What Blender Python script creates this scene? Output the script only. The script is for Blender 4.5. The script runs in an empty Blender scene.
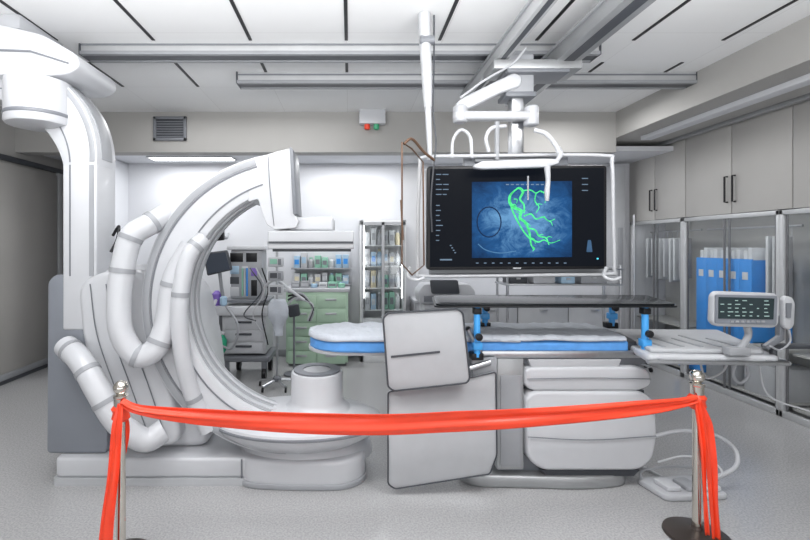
import bpy, bmesh, math, random
from mathutils import Vector, Matrix, noise
random.seed(4)
PI=math.pi
C=bpy.context.scene.collection
# room frame: viewer at x=0,y=0,z=1.65 looking along +Y; s = pixels per metre at a depth of 450/s metres
def X(px,s): return (px-350.0)/s
def Z(py,s): return 1.65-(py-245.0)/s
def D(s): return 450.0/s
def P(px,py,s): return Vector((X(px,s),D(s),Z(py,s)))
# ---------------------------------------------------------------- materials
def nt(name):
    m=bpy.data.materials.new(name); m.use_nodes=True
    return m,m.node_tree,m.node_tree.nodes['Principled BSDF']
def M(name,col,rough=.5,metal=0,var=.03,scale=8,bump=0,coat=0,bscale=None,spec=.5):
    m,t,b=nt(name)
    tc=t.nodes.new('ShaderNodeTexCoord'); n=t.nodes.new('ShaderNodeTexNoise'); n.inputs['Scale'].default_value=scale; n.inputs['Detail'].default_value=4
    t.links.new(tc.outputs['Object'],n.inputs['Vector'])
    r=t.nodes.new('ShaderNodeValToRGB')
    r.color_ramp.elements[0].position=.3; r.color_ramp.elements[1].position=.7
    r.color_ramp.elements[0].color=[max(0,c*(1-var)) for c in col]+[1]
    r.color_ramp.elements[1].color=[min(1,c*(1+var)) for c in col]+[1]
    t.links.new(n.outputs['Fac'],r.inputs['Fac']); t.links.new(r.outputs['Color'],b.inputs['Base Color'])
    b.inputs['Roughness'].default_value=rough; b.inputs['Metallic'].default_value=metal; b.inputs['Specular IOR Level'].default_value=spec
    if coat: b.inputs['Coat Weight'].default_value=coat; b.inputs['Coat Roughness'].default_value=.1
    if bump:
        n2=t.nodes.new('ShaderNodeTexNoise'); n2.inputs['Scale'].default_value=bscale or scale*3; n2.inputs['Detail'].default_value=5
        t.links.new(tc.outputs['Object'],n2.inputs['Vector'])
        bp=t.nodes.new('ShaderNodeBump'); bp.inputs['Strength'].default_value=bump; bp.inputs['Distance'].default_value=.02
        t.links.new(n2.outputs['Fac'],bp.inputs['Height']); t.links.new(bp.outputs['Normal'],b.inputs['Normal'])
    return m
def EM(name,col,st,var=.1,scale=30):
    m,t,b=nt(name)
    tc=t.nodes.new('ShaderNodeTexCoord'); n=t.nodes.new('ShaderNodeTexNoise'); n.inputs['Scale'].default_value=scale
    t.links.new(tc.outputs['Object'],n.inputs['Vector'])
    r=t.nodes.new('ShaderNodeValToRGB'); r.color_ramp.elements[0].position=.3; r.color_ramp.elements[1].position=.7
    r.color_ramp.elements[0].color=[c*(1-var) for c in col]+[1]; r.color_ramp.elements[1].color=[min(1,c*(1+var)) for c in col]+[1]
    t.links.new(n.outputs['Fac'],r.inputs['Fac']); t.links.new(r.outputs['Color'],b.inputs['Emission Color'])
    b.inputs['Emission Strength'].default_value=st; b.inputs['Base Color'].default_value=(.005,.005,.005,1); b.inputs['Roughness'].default_value=.4; b.inputs['Specular IOR Level'].default_value=.04
    return m
def GL(name,tint,amount=.1,rough=.03,ior=1.2):
    m=bpy.data.materials.new(name); m.use_nodes=True; t=m.node_tree; t.nodes.clear()
    o=t.nodes.new('ShaderNodeOutputMaterial'); mx=t.nodes.new('ShaderNodeMixShader'); tr=t.nodes.new('ShaderNodeBsdfTransparent'); g=t.nodes.new('ShaderNodeBsdfGlossy')
    fr=t.nodes.new('ShaderNodeFresnel'); fr.inputs['IOR'].default_value=ior; ad=t.nodes.new('ShaderNodeMath'); ad.operation='ADD'; ad.inputs[1].default_value=amount; ad.use_clamp=True
    tr.inputs['Color'].default_value=(*tint,1); g.inputs['Roughness'].default_value=rough; g.inputs['Color'].default_value=(.8,.82,.85,1)
    t.links.new(fr.outputs[0],ad.inputs[0]); t.links.new(ad.outputs[0],mx.inputs[0]); t.links.new(tr.outputs[0],mx.inputs[1]); t.links.new(g.outputs[0],mx.inputs[2]); t.links.new(mx.outputs[0],o.inputs[0])
    return m
white=M('white_enamel',(.535,.545,.57),.34,coat=.15,var=.015)
white2=M('white_plastic',(.47,.48,.505),.4,var=.02)
offw=M('off_white',(.45,.46,.48),.45)
lgrey=M('light_grey',(.31,.32,.34),.42)
mgrey=M('mid_grey',(.17,.18,.20),.4)
pgrey=M('panel_grey',(.20,.215,.245),.4,var=.02)
dgrey=M('dark_grey',(.05,.055,.065),.4)
black=M('black_plastic',(.010,.010,.012),.35,spec=.3)
steel=M('brushed_steel',(.50,.51,.53),.28,1,var=.05,scale=30)
chrome=M('chrome',(.68,.64,.58),.12,1)
alu=M('aluminium',(.38,.39,.40),.42,.6,var=.04)
alul=M('light_aluminium',(.54,.55,.56),.4,.4,var=.04)
darkalu=M('dark_aluminium',(.20,.20,.21),.4,.5)
wallm=M('wall_beige',(.385,.378,.365),.75,var=.015,scale=3,bump=.03,bscale=120)
wallw=M('wall_white',(.64,.65,.68),.7,var=.01,scale=3)
doorm=M('door_laminate',(.34,.33,.315),.55,var=.02,scale=2)
cabm=M('cabinet_laminate',(.445,.435,.42),.5,var=.02,scale=3)
cabin=M('cabinet_interior',(.42,.42,.41),.6,var=.02)
red=M('red_satin',(.86,.055,.015),.42,var=.06,scale=8,coat=.15)
blue=M('blue_drape',(.10,.32,.72),.7,var=.08,scale=15,bump=.1)
cloth=M('white_cloth',(.50,.53,.58),.85,var=.03,scale=12,bump=.4,bscale=22)
bluep=M('blue_clamp',(.06,.36,.80),.35)
bluebox=M('blue_card',(.03,.27,.74),.5,var=.06)
green=M('green_laminate',(.42,.58,.44),.45,var=.02)
carbon=M('carbon_board',(.010,.012,.014),.14,var=.2,scale=40,spec=.12)
boardedge=M('board_edge',(.015,.016,.018),.3,spec=.2)
paper=M('paper_wrap',(.60,.62,.64),.6,var=.06)
pyel=M('pale_yellow',(.60,.54,.38),.6); pblu=M('pale_blue',(.35,.50,.64),.6); pmint=M('mint',(.25,.5,.38),.6); porg=M('orange_card',(.6,.3,.15),.6); purple=M('purple_plastic',(.2,.12,.45),.5)
bronze=M('bronze_edge',(.14,.08,.05),.35,.2)
glass=GL('clear_glass',(.97,.98,.98),.04,.03,1.15)
glass2=GL('medicine_cabinet_glass',(.96,.98,.98),.10,.05,1.2)
smoke=GL('shield_glass',(.95,.94,.92),.02,.03,1.1)
lampm=EM('lamp_diffuser',(1,1,1),4,0)
def floor_mat():
    m,t,b=nt('speckled_vinyl'); tc=t.nodes.new('ShaderNodeTexCoord')
    n=t.nodes.new('ShaderNodeTexNoise'); n.inputs['Scale'].default_value=85; n.inputs['Detail'].default_value=4; t.links.new(tc.outputs['Object'],n.inputs['Vector'])
    r=t.nodes.new('ShaderNodeValToRGB'); r.color_ramp.elements[0].position=.36; r.color_ramp.elements[1].position=.64
    r.color_ramp.elements[0].color=(.335,.335,.34,1); r.color_ramp.elements[1].color=(.44,.44,.445,1)
    t.links.new(n.outputs['Fac'],r.inputs['Fac']); t.links.new(r.outputs['Color'],b.inputs['Base Color'])
    n2=t.nodes.new('ShaderNodeTexNoise'); n2.inputs['Scale'].default_value=2; t.links.new(tc.outputs['Object'],n2.inputs['Vector'])
    r2=t.nodes.new('ShaderNodeMapRange'); r2.inputs[3].default_value=.16; r2.inputs[4].default_value=.28
    t.links.new(n2.outputs['Fac'],r2.inputs[0]); t.links.new(r2.outputs[0],b.inputs['Roughness'])
    return m
def ceil_mat():
    m,t,b=nt('ceiling_panels'); tc=t.nodes.new('ShaderNodeTexCoord'); mp=t.nodes.new('ShaderNodeMapping'); mp.inputs['Location'].default_value=(.03,.1,0)
    br=t.nodes.new('ShaderNodeTexBrick'); br.offset=0; br.inputs['Scale'].default_value=1
    br.inputs['Brick Width'].default_value=.775; br.inputs['Row Height'].default_value=1.2; br.inputs['Mortar Size'].default_value=.002
    br.inputs['Color1'].default_value=(.88,.885,.89,1); br.inputs['Color2'].default_value=(.86,.865,.87,1); br.inputs['Mortar'].default_value=(.70,.70,.70,1)
    t.links.new(tc.outputs['Object'],mp.inputs['Vector']); t.links.new(mp.outputs[0],br.inputs['Vector']); t.links.new(br.outputs['Color'],b.inputs['Base Color']); b.inputs['Roughness'].default_value=.6
    return m
# ---------------------------------------------------------------- shape helpers
def B(): return bmesh.new()
def box(bm,x0,x1,y0,y1,z0,z1,bev=0,seg=2,rot=None):
    if x1<x0:x0,x1=x1,x0
    if y1<y0:y0,y1=y1,y0
    if z1<z0:z0,z1=z1,z0
    c=Vector(((x0+x1)/2,(y0+y1)/2,(z0+z1)/2))
    m=Matrix.Translation(c)@(rot.to_4x4() if rot else Matrix.Identity(4))@Matrix.Diagonal((x1-x0,y1-y0,z1-z0,1))
    vs=bmesh.ops.create_cube(bm,size=1,matrix=m)['verts']
    if bev:
        bev=min(bev,.49*min(x1-x0,y1-y0,z1-z0))
        es=list({e for v in vs for e in v.link_edges})
        bmesh.ops.bevel(bm,geom=es,offset=bev,segments=seg,affect='EDGES',profile=.5)
    return bm
def pb(bm,x0,y0,x1,y1,s,d,bev=0,seg=2):
    return box(bm,X(x0,s),X(x1,s),D(s),D(s)+d,Z(y0,s),Z(y1,s),bev,seg)
def rp(pts,r,n=5):
    out=[];N=len(pts)
    for i in range(N):
        p=Vector(pts[i]);a=Vector(pts[i-1]);b=Vector(pts[(i+1)%N])
        rr=min(r,(a-p).length*.45,(b-p).length*.45)
        A=p+(a-p).normalized()*rr; Bq=p+(b-p).normalized()*rr
        for k in range(n+1):
            t=k/n; out.append((1-t)**2*A+2*t*(1-t)*p+t*t*Bq)
    return out
def prism(bm,pts,vec,bev=0,seg=2):
    vec=Vector(vec); a=[bm.verts.new(Vector(p)) for p in pts]; b=[bm.verts.new(Vector(p)+vec) for p in pts]; n=len(a)
    fs=[bm.faces.new(a),bm.faces.new(b[::-1])]
    for i in range(n): fs.append(bm.faces.new((a[i],b[i],b[(i+1)%n],a[(i+1)%n])))
    bmesh.ops.recalc_face_normals(bm,faces=fs)
    if bev:
        es=[];
        for L in (a,b):
            for i in range(n):
                e=bm.edges.get((L[i],L[(i+1)%n]))
                if e: es.append(e)
        bmesh.ops.bevel(bm,geom=es,offset=bev,segments=seg,affect='EDGES',profile=.5,clamp_overlap=True)
    return bm
def pp(bm,pts,s,d,r=0,bev=0,seg=2):
    q=[(a,b,0) for a,b in pts]
    if r: q=rp(q,r)
    return prism(bm,[P(p[0],p[1],s) for p in q],(0,d,0),bev,seg)
def plan(bm,pts,z0,z1,r=0,bev=0,seg=3):
    q=[(a,b,0) for a,b in pts]
    if r: q=rp(q,r,7)
    return prism(bm,[(p[0],p[1],z0) for p in q],(0,0,z1-z0),bev,seg)
def cr(pts,k=6):
    pts=[Vector(p) for p in pts]
    if len(pts)<3 or k<2: return pts
    q=[2*pts[0]-pts[1]]+pts+[2*pts[-1]-pts[-2]];out=[]
    for i in range(1,len(q)-2):
        a,b,c,d=q[i-1:i+3]
        for j in range(k):
            t=j/k; out.append(.5*((2*b)+(c-a)*t+(2*a-5*b+4*c-d)*t*t+(3*b-3*c+d-a)*t**3))
    out.append(pts[-1]); return out
def tube(bm,pts,r,n=12,k=6,closed=False):
    p=cr(pts,k) if not closed else cr(list(pts)+[pts[0]],k)[:-1]
    N=len(p); rs=r if isinstance(r,(list,tuple)) else [r,r]
    rings=[];nrm=None
    for i in range(N):
        if closed: t=(p[(i+1)%N]-p[i-1]).normalized()
        else: t=(p[min(i+1,N-1)]-p[max(i-1,0)]).normalized()
        if nrm is None:
            nrm=t.orthogonal().normalized()
        else:
            nrm=(nrm-t*nrm.dot(t)); nrm=nrm.normalized() if nrm.length>1e-6 else t.orthogonal().normalized()
        bn=t.cross(nrm); f=i/(N-1)*(len(rs)-1); j=min(int(f),len(rs)-2); rad=rs[j]+(rs[j+1]-rs[j])*(f-j)
        rings.append([bm.verts.new(p[i]+rad*(math.cos(2*PI*q/n)*nrm+math.sin(2*PI*q/n)*bn)) for q in range(n)])
    for i in range(N if closed else N-1):
        A=rings[i];Bq=rings[(i+1)%N]
        for q in range(n): bm.faces.new((A[q],A[(q+1)%n],Bq[(q+1)%n],Bq[q]))
    if not closed:
        bm.faces.new(rings[0][::-1]); bm.faces.new(rings[-1])
    return bm
def cyl(bm,a,b,r,n=20): return tube(bm,[a,b],r,n,1)
def lathe(bm,prof,c,n=32,sx=1,sy=1,axis='z'):
    c=Vector(c);R=[]
    for r,z in prof:
        ring=[]
        for i in range(n):
            a=2*PI*i/n
            v=Vector((r*sx*math.cos(a),r*sy*math.sin(a),z))
            if axis=='y': v=Vector((v.x,z,v.y))
            if axis=='x': v=Vector((z,v.x,v.y))
            ring.append(bm.verts.new(c+v))
        R.append(ring)
    for i in range(len(R)-1):
        for q in range(n): bm.faces.new((R[i][q],R[i][(q+1)%n],R[i+1][(q+1)%n],R[i+1][q]))
    bm.faces.new(R[0][::-1]); bm.faces.new(R[-1])
    bmesh.ops.recalc_face_normals(bm,faces=bm.faces); return bm
def arc(bm,cx,cz,r0,r1,y0,y1,a0,a1,n=56,ch=.02,f0=None,f1=None):
    R=[]
    for i in range(n+1):
        a_=a0+(a1-a0)*i/n; a=math.radians(a_)
        p0=f0(a_) if f0 else r0; p1=f1(a_) if f1 else r1
        sec=[(p0+ch,y0),(p1-ch,y0),(p1-ch*.3,y0+ch*.3),(p1,y0+ch),(p1,y1-ch),(p1-ch*.3,y1-ch*.3),(p1-ch,y1),(p0+ch,y1),(p0+ch*.3,y1-ch*.3),(p0,y1-ch),(p0,y0+ch),(p0+ch*.3,y0+ch*.3)]
        R.append([bm.verts.new((cx+r*math.cos(a),y,cz+r*math.sin(a))) for r,y in sec])
    m=12
    for i in range(n):
        for q in range(m): bm.faces.new((R[i][q],R[i][(q+1)%m],R[i+1][(q+1)%m],R[i+1][q]))
    bm.faces.new(R[0]); bm.faces.new(R[-1][::-1])
    bmesh.ops.recalc_face_normals(bm,faces=bm.faces); return bm
# ---------------------------------------------------------------- object helpers
W={}
def tag(o,label=None,cat=None,group=None,kind=None):
    if label:o['label']=label
    if cat:o['category']=cat
    if group:o['group']=group
    if kind:o['kind']=kind
    return o
def thing(name,label,cat,loc,group=None):
    o=bpy.data.objects.new(name,None); C.objects.link(o); o.location=loc; o.empty_display_size=.1; W[o.name]=Vector(loc)
    return tag(o,label,cat,group)
def obj(name,bm,mat,parent=None,label=None,cat=None,group=None,kind=None,ang=35):
    bm.normal_update()
    if parent is not None: org=W[parent.name].copy()
    else:
        vs=[v.co for v in bm.verts]
        org=Vector(((min(v.x for v in vs)+max(v.x for v in vs))/2,(min(v.y for v in vs)+max(v.y for v in vs))/2,min(v.z for v in vs)))
    if kind=='structure': org=Vector((0,0,0))
    bmesh.ops.translate(bm,verts=bm.verts,vec=-org)
    for f in bm.faces: f.smooth=True
    for e in bm.edges:
        if len(e.link_faces)==2 and e.calc_face_angle(0)>math.radians(ang): e.smooth=False
    me=bpy.data.meshes.new(name); bm.to_mesh(me); bm.free(); me.materials.append(mat)
    o=bpy.data.objects.new(name,me); C.objects.link(o); W[o.name]=org
    if parent is not None: o.parent=parent
    else: o.location=org
    return tag(o,label,cat,group,kind)
def st(name,bm,mat): return obj(name,bm,mat,kind='structure')
# ================================================================ SETTING
H=3.3
st('floor',box(B(),-4.3,4.85,-1.5,6.85,-.1,0),floor_mat())
st('ceiling',box(B(),-4.3,4.85,-1.5,6.85,H,H+.1),ceil_mat())
st('wall_left',box(B(),-4.3,-4.15,-1.5,6.85,0,H),wallm)
st('wall_right',box(B(),4.7,4.85,-1.5,6.85,0,H),wallm)
st('wall_back',box(B(),-4.15,4.7,6.7,6.85,0,H),wallw)
st('wall_back_upper',box(B(),-4.15,3.3,5.58,5.78,2.80,H),wallm)
st('wall_left_return',box(B(),-3.5,-3.3,5.8,6.7,0,2.85),wallw)
st('ceiling_back',box(B(),-4.15,4.7,5.78,6.7,2.86,2.92),wallw)
st('wall_right_soffit',box(B(),3.3,4.7,-1.5,6.7,2.98,H),wallm)
st('trim_1',box(B(),3.55,3.68,-1.5,5.5,2.93,2.98,.006),wallw)
st('trim_2',box(B(),4.02,4.08,-1.5,6.6,2.94,2.98,.004),alu)
st('door_1',box(B(),-4.15,-4.10,4.2,6.3,.12,2.62,.004),doorm)
st('trim_3',box(B(),-4.15,-4.08,-1.5,6.6,2.66,2.72,.004),dgrey)
st('trim_4',box(B(),-4.15,-4.10,6.34,6.42,0,2.66,.004),offw)
st('baseboard_left',box(B(),-4.15,-4.09,-1.5,6.7,0,.045,.003),dgrey)
st('baseboard_left_upper',box(B(),-4.15,-4.095,-1.5,6.7,.045,.12,.003),lgrey)
st('baseboard_back',box(B(),-3.3,4.1,6.66,6.7,0,.1,.003),lgrey)
k=10
for xs in (-2.36,-1.58,-.80,-.03,.72,1.50,2.28,3.0):
    for y0,y1 in ((2.2,2.75),(3.02,3.62),(4.06,4.68)):
        st('trim_%d'%k,box(B(),xs-.013,xs+.013,y0,y1,H-.006,H+.002),black); k+=1
# ================================================================ CEILING RAILS
def rail(px0,px1,s,zb,label,w=.16):
    y=D(s); t=thing('ceiling_rail',label,'rail',((X(px0,s)+X(px1,s))/2,y,zb))
    x0,x1=X(px0,s),X(px1,s)
    obj('rail_body',box(B(),x0,x1,y,y+w,zb+.012,H,.006),alul,t)
    for a in (y-.012,y+w-.03): obj('rail_lip',box(B(),x0,x1,a,a+.042,zb,zb+.03,.004),lgrey,t)
    obj('rail_groove',box(B(),x0+.01,x1-.01,y+.035,y+w-.035,zb+.004,zb+.012),dgrey,t)
    obj('rail_slot',box(B(),x0+.01,x1-.01,y-.003,y+.002,zb+.075,zb+.09),mgrey,t)
    for xe in (x0,x1): obj('end_cap',box(B(),xe-.008,xe+.008,y-.01,y+w+.01,zb,H,.003),dgrey,t)
rail(80,600,122,3.21,'long grey aluminium cross rail on the ceiling nearest the camera')
rail(237,697,105,3.19,'grey aluminium cross rail on the ceiling nearest the back wall, behind the other cross rail')
def lrail(x0,w,label,zb,h,mt):
    t=thing('bridge_beam',label,'beam',(x0+w/2,3.2,zb))
    obj('beam_body',box(B(),x0,x0+w,1.9,4.55,zb,zb+h,.008),mt,t)
    obj('beam_channel',box(B(),x0+w*.3,x0+w*.7,1.92,4.53,zb-.004,zb+.004),dgrey,t)
    obj('beam_lip',box(B(),x0-.015,x0+w+.015,1.9,4.55,zb+h-.03,zb+h-.01,.003),lgrey,t)
    obj('end_cap',box(B(),x0-.005,x0+w+.005,4.55,4.57,zb-.005,zb+h+.005,.004),white2,t)
lrail(1.13,.09,'narrow left aluminium beam of the pair running toward the camera above the monitor',3.08,.11,alul)
lrail(1.58,.19,'wide right aluminium beam of the pair running toward the camera above the monitor',3.06,.13,alu)
t=thing('wall_vent','square grey louvred ventilation grille high on the beige wall','vent',(X(171,80.6),5.57,Z(141,80.6)))
x0,x1,z0,z1=X(154,80.6),X(187,80.6),Z(141,80.6),Z(117,80.6)
b=B(); box(b,x0,x0+.035,5.55,5.58,z0,z1,.004); box(b,x1-.035,x1,5.55,5.58,z0,z1,.004); box(b,x0,x1,5.55,5.58,z0,z0+.035,.004); box(b,x0,x1,5.55,5.58,z1-.035,z1,.004); obj('frame',b,mgrey,t)
obj('backing',box(B(),x0+.02,x1-.02,5.572,5.58,z0+.02,z1-.02),dgrey,t)
for i in range(7):
    zz=z0+.045+i*.031; obj('slat',box(B(),x0+.03,x1-.03,5.556,5.572,zz,zz+.012,0,1,Matrix.Rotation(.4,3,'X')),mgrey,t)
t=thing('signal_box','small white warning lamp box with red and green lights high on the wall','signal lamp',(X(372,80.6),5.56,Z(128,80.6)))
obj('housing',box(B(),X(359,80.6),X(385,80.6),5.46,5.58,Z(126,80.6),Z(110,80.6),.015),white,t)
for px,mm in ((367,red),(376,M('green_lens',(.05,.4,.2),.3))):
    obj('lamp_lens',lathe(B(),[(.028,-.06),(.035,-.05),(.035,0)],(X(px,80.6),5.52,Z(126,80.6)),16),mm,t)
t=thing('recess_lamp','long bright recessed strip lamp in the alcove ceiling over the anaesthesia cart','lamp',(X(192,72),6.25,2.84))
xa,xb=X(150,72),X(235,72)
obj('frame',box(B(),xa,xb,6.12,6.38,2.845,2.862,.003),white2,t); obj('diffuser',box(B(),xa+.03,xb-.03,6.15,6.35,2.838,2.846),lampm,t)
# ================================================================ RIGHT WALL CABINETS
def ypx(px): return 4.15*450/(px-350.0)
def upper(ya,yb,lab):
    t=thing('wall_cabinet',lab,'cabinet',(4.4,(ya+yb)/2,1.99))
    obj('carcass',box(B(),4.18,4.695,ya+.003,yb-.003,1.99,2.975,.002),mgrey,t)
    ym=(ya+yb)/2
    for a,b_,hy in ((ya,ym,ym-.05),(ym,yb,ym+.05)):
        d=obj('door',box(B(),4.155,4.18,a+.006,b_-.006,1.995,2.97,.003),cabm,t)
        hb=B(); tube(hb,[(4.15,hy,2.12),(4.118,hy,2.12),(4.118,hy,2.40),(4.15,hy,2.40)],.010,8,1); obj('handle',hb,black,d)
upper(ypx(685),ypx(622)-.17,'beige double-door wall cabinet farthest from the camera, at the back corner')
upper(ypx(792),ypx(685),'beige double-door wall cabinet in the middle of the right-hand row')
upper(ypx(792)-1.35,ypx(792),'beige double-door wall cabinet nearest the camera, cut by the right edge of the photo')
def bay(ya,yb,lab):
    t=thing('display_cabinet',lab,'glass cabinet',(4.4,(ya+yb)/2,0))
    b=B()
    for yy in (ya,yb-.035): box(b,4.14,4.19,yy,yy+.035,0,1.985,.004)
    box(b,4.14,4.19,ya,yb,1.94,1.985,.004); box(b,4.14,4.19,ya,yb,0,.06,.004); obj('frame',b,alul,t)
    obj('back_panel',box(B(),4.67,4.695,ya,yb,0,1.985),cabin,t)
    for zz in (.10,.62): obj('shelf',box(B(),4.22,4.67,ya+.05,yb-.05,zz-.025,zz,.002),cabin,t)
    ym=(ya+yb)/2
    for a,c_,xx in ((ya+.035,ym+.03,4.155),(ym-.03,yb-.035,4.175)):
        bm=B(); vs=[bm.verts.new(v) for v in ((xx,a,.06),(xx,c_,.06),(xx,c_,1.94),(xx,a,1.94))]; bm.faces.new(vs)
        g=obj('glass_door',bm,glass,t)
        for q in (a,c_-.018): obj('door_stile',box(B(),xx-.004,xx+.01,q,q+.018,.06,1.94),darkalu,g)
    obj('hanging_rod',cyl(B(),(4.42,ya+.05,1.84),(4.42,yb-.05,1.84),.012,10),steel,t)
    obj('added_fill_strip',box(B(),4.24,4.27,ya+.1,yb-.1,1.96,1.98,.003),EM('added_fill_strip',(1,1,1),7,0),t)  # glowing strip added to brighten the dark cabinet interior
bay(ypx(683),6.66,'glass-fronted display cabinet at the back corner holding hanging white packages')
bay(ypx(780),ypx(683),'glass-fronted display cabinet in the middle holding the blue boxes')
bay(ypx(780)-1.4,ypx(780),'glass-fronted display cabinet nearest the camera on the right wall')
def pack(y,z0,z1,lab,grp,w=.22,i=0,x=4.30):
    t=thing('hanging_package',lab,'package',(x,y,z0),grp)
    rot=Matrix.Rotation(random.uniform(-.15,.15)+.5,3,'Z')
    obj('sleeve',box(B(),x-.10,x+w-.08,y-.012,y+.012,z0,z1,.008,2,rot),paper if i%3 else white2,t)
    obj('sleeve_label',box(B(),x-.06,x+.06,y-.0145,y-.0115,z0+.1,z0+.3,0,1,rot),(pblu,mgrey,offw)[i%3],t)
    obj('hook',cyl(B(),(4.36,y,z1-.01),(4.36,y,1.84),.004,6),steel,t)
for i in range(8): pack(5.80+i*.095,1.22-.03*(i%3),1.74,'flat white packages hanging in a row in the back corner glass cabinet','packages hanging in the back corner cabinet',.22,i)
for i in range(3): pack(4.44+i*.085,1.05,1.74,'flat white packages hanging beside the blue boxes in the middle glass cabinet','packages hanging beside the blue boxes',.22,i)
for i in range(6): pack(3.6+i*.1,.85,1.74,'long pale packages hanging in the glass cabinet nearest the camera','packages hanging in the nearest cabinet',.22,i)
ords=['first','second','third','fourth','fifth']
for i in range(5):
    ya=4.72+i*.150
    t=thing('blue_box','tall blue cardboard box, %s of five counting from the camera in the glass cabinet'%ords[i],'box',(4.45,ya+.07,.62))
    b=B(); box(b,4.21,4.23,ya,ya+.1495,.62,1.50,.001); box(b,4.62,4.64,ya,ya+.148,.62,1.50); box(b,4.23,4.62,ya,ya+.006,.62,1.49); box(b,4.23,4.62,ya+.142,ya+.148,.62,1.49); box(b,4.23,4.62,ya,ya+.148,.62,.63); obj('carton',b,bluebox,t)
    obj('box_label',box(B(),4.2065,4.2105,ya+.04,ya+.108,1.28,1.36),paper,t)
    for q,zt in ((.02,1.62-.02*(i%2)),(.075,1.59)): obj('packet',box(B(),4.235,4.60,ya+q,ya+q+.048,.64,zt,.004),paper,t)
for i in range(4):
    ya=4.42+i*.52
    obj('storage_carton',box(B(),4.24,4.60,ya,ya+.42,.10,.42-.04*(i%2),.006),(offw,lgrey,bluebox,paper)[i],label=['plain off-white carton on the lower shelf nearest the camera','light grey carton on the lower shelf behind glass','blue carton on the lower shelf of the glass cabinets','white carton on the lower shelf at the back'][i],cat='box')
# ================================================================ LATERAL CEILING C-ARM (upper left)
s=143; ya,yb_=3.14,3.40
t=thing('ceiling_c_arm','white ceiling-hung lateral imaging arm curving down at the upper left','imaging arm',(X(40,s),3.25,Z(275,s)))
cx,cz=X(-6,s),Z(165,s)
a=obj('curved_arm',arc(B(),cx,cz,66/s,106/s,ya,yb_,0,100,56,.014,f0=lambda d_:(69-8*math.sin(math.radians(d_*1.8)))/s,f1=lambda d_:(103+5*math.sin(math.radians(d_*1.8)))/s),white,t)
fo=lambda d_:(103+5*math.sin(math.radians(d_*1.8)))/s
obj('grey_edge',arc(B(),cx,cz,0,0,ya-.005,ya+.004,2,98,50,.001,f0=lambda d_:fo(d_)-7/s,f1=lambda d_:fo(d_)-2/s),lgrey,a)
obj('arm_rail',arc(B(),cx,cz,0,0,ya+.06,yb_-.06,4,96,50,.001,f0=lambda d_:fo(d_)-.01,f1=lambda d_:fo(d_)+.004),lgrey,a)
obj('arm_seam',arc(B(),cx,cz,76/s,77.4/s,ya-.004,ya+.004,2,98,44,.0015),mgrey,a)
obj('upright',box(B(),X(63,s),X(97,s),ya,yb_,Z(330,s),Z(163,s),.014,3),white,t)
obj('upright_strip',box(B(),X(90,s),X(94.5,s),ya-.005,ya+.003,Z(276,s),Z(165,s)),lgrey,t)
obj('upright_seam',box(B(),X(70,s),X(71.4,s),ya-.004,ya+.003,Z(276,s),Z(165,s)),mgrey,t)
obj('lever',tube(B(),[P(104,235,s)+Vector((0,.12,0)),P(113,226,s)+Vector((0,.08,0)),P(114,240,s)+Vector((0,.04,0)),P(111,252,s)],.011,8),black,t)
h=obj('head_housing',pp(B(),[(-60,22),(0,24),(42,34),(76,54),(80,66),(68,74),(40,76),(-60,74)],s*1.03,.5,9,.015,3),white,t)
obj('head_seam',pp(B(),[(-55,47),(30,50),(68,62),(68,63.5),(30,51.8),(-55,48.8)],s*1.033,.02),mgrey,h)
d=obj('detector_drum',lathe(B(),[(.10,-.02),(.195,0),(.205,.015),(.205,.27),(.20,.3),(.16,.31)],(X(14,s*1.08),D(s)*1.0,Z(126,s)),36),white,t)
obj('drum_band',lathe(B(),[(.2065,.05),(.209,.055),(.209,.07),(.2065,.075)],(X(14,s*1.08),D(s),Z(126,s)),36),mgrey,d)
obj('ceiling_carriage',box(B(),X(-70,s),X(14,s),3.2,3.7,3.19,3.3,.02),white2,t)
# ================================================================ MAIN C-ARM
t=thing('floor_c_arm','large white floor-standing imaging arm with a big C-shaped ring','imaging arm',(-1.1,3.3,0))
obj('floor_plate',plan(B(),[(X(52,146),3.08),(X(250,146),3.08),(X(250,146),3.95),(X(52,146),3.95)],0,.05,.03),offw,t)
obj('base_platform',plan(B(),[(X(53,146),3.09),(X(260,146),3.09),(X(260,146),3.95),(X(53,146),3.95)],.05,.185,.05,.02),white,t)
obj('base_seam',box(B(),X(240,147),X(241.5,147),3.083,3.09,.05,.18),mgrey,t)
pod=[(X(232,149),3.06),(X(300,149),3.02),(X(345,149),3.03),(X(366,149),3.15),(X(366,149),3.5),(X(335,149),3.75),(X(232,149),3.75)]
obj('base_pod',plan(B(),pod,.0,.19,.2,.03,4),white,t)
obj('pod_slope',lathe(B(),[(.50,.12),(.49,.19),(.45,.23),(.42,.27),(.42,.34)],(X(300,149),3.36,0),48,1,.62),white,t)
obj('pod_skirt',plan(B(),[(a_+(-.01 if i_ in (0,6) else .012),b_+(-.012 if b_<3.4 else .012)) for i_,(a_,b_) in enumerate(pod)],.0,.04,.2,.01),lgrey,t)
obj('side_panel',pp(B(),[(47,282),(53,275),(86,273),(92,330),(107,395),(107,454),(46,454)],143,.42,5,.02),pgrey,t)
obj('stand_body',pp(B(),[(80,274),(150,262),(186,290),(200,350),(210,448),(108,450),(90,390),(80,330)],139,.6,16,.06,4),white,t)
f=obj('stand_fairing',pp(B(),[(76,283),(110,268),(146,272),(156,330),(172,400),(182,446),(124,450),(102,402),(82,345)],144.5,.2,18,.04,4),white,t)
for q in (0,16,34): obj('fairing_seam',tube(B(),[P(90+q,284,144.8),P(97+q,335,144.9),P(116+q,390,144.9),P(136+q*.9,440,144.8)],.004,6),mgrey,f)
s=142; cx,cz=X(303,s),Z(302,s)
def outer(d_):
    u=max(0,math.sin(math.radians((d_-95)/(272-95)*180))); return (148+9*u)/s
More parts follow.
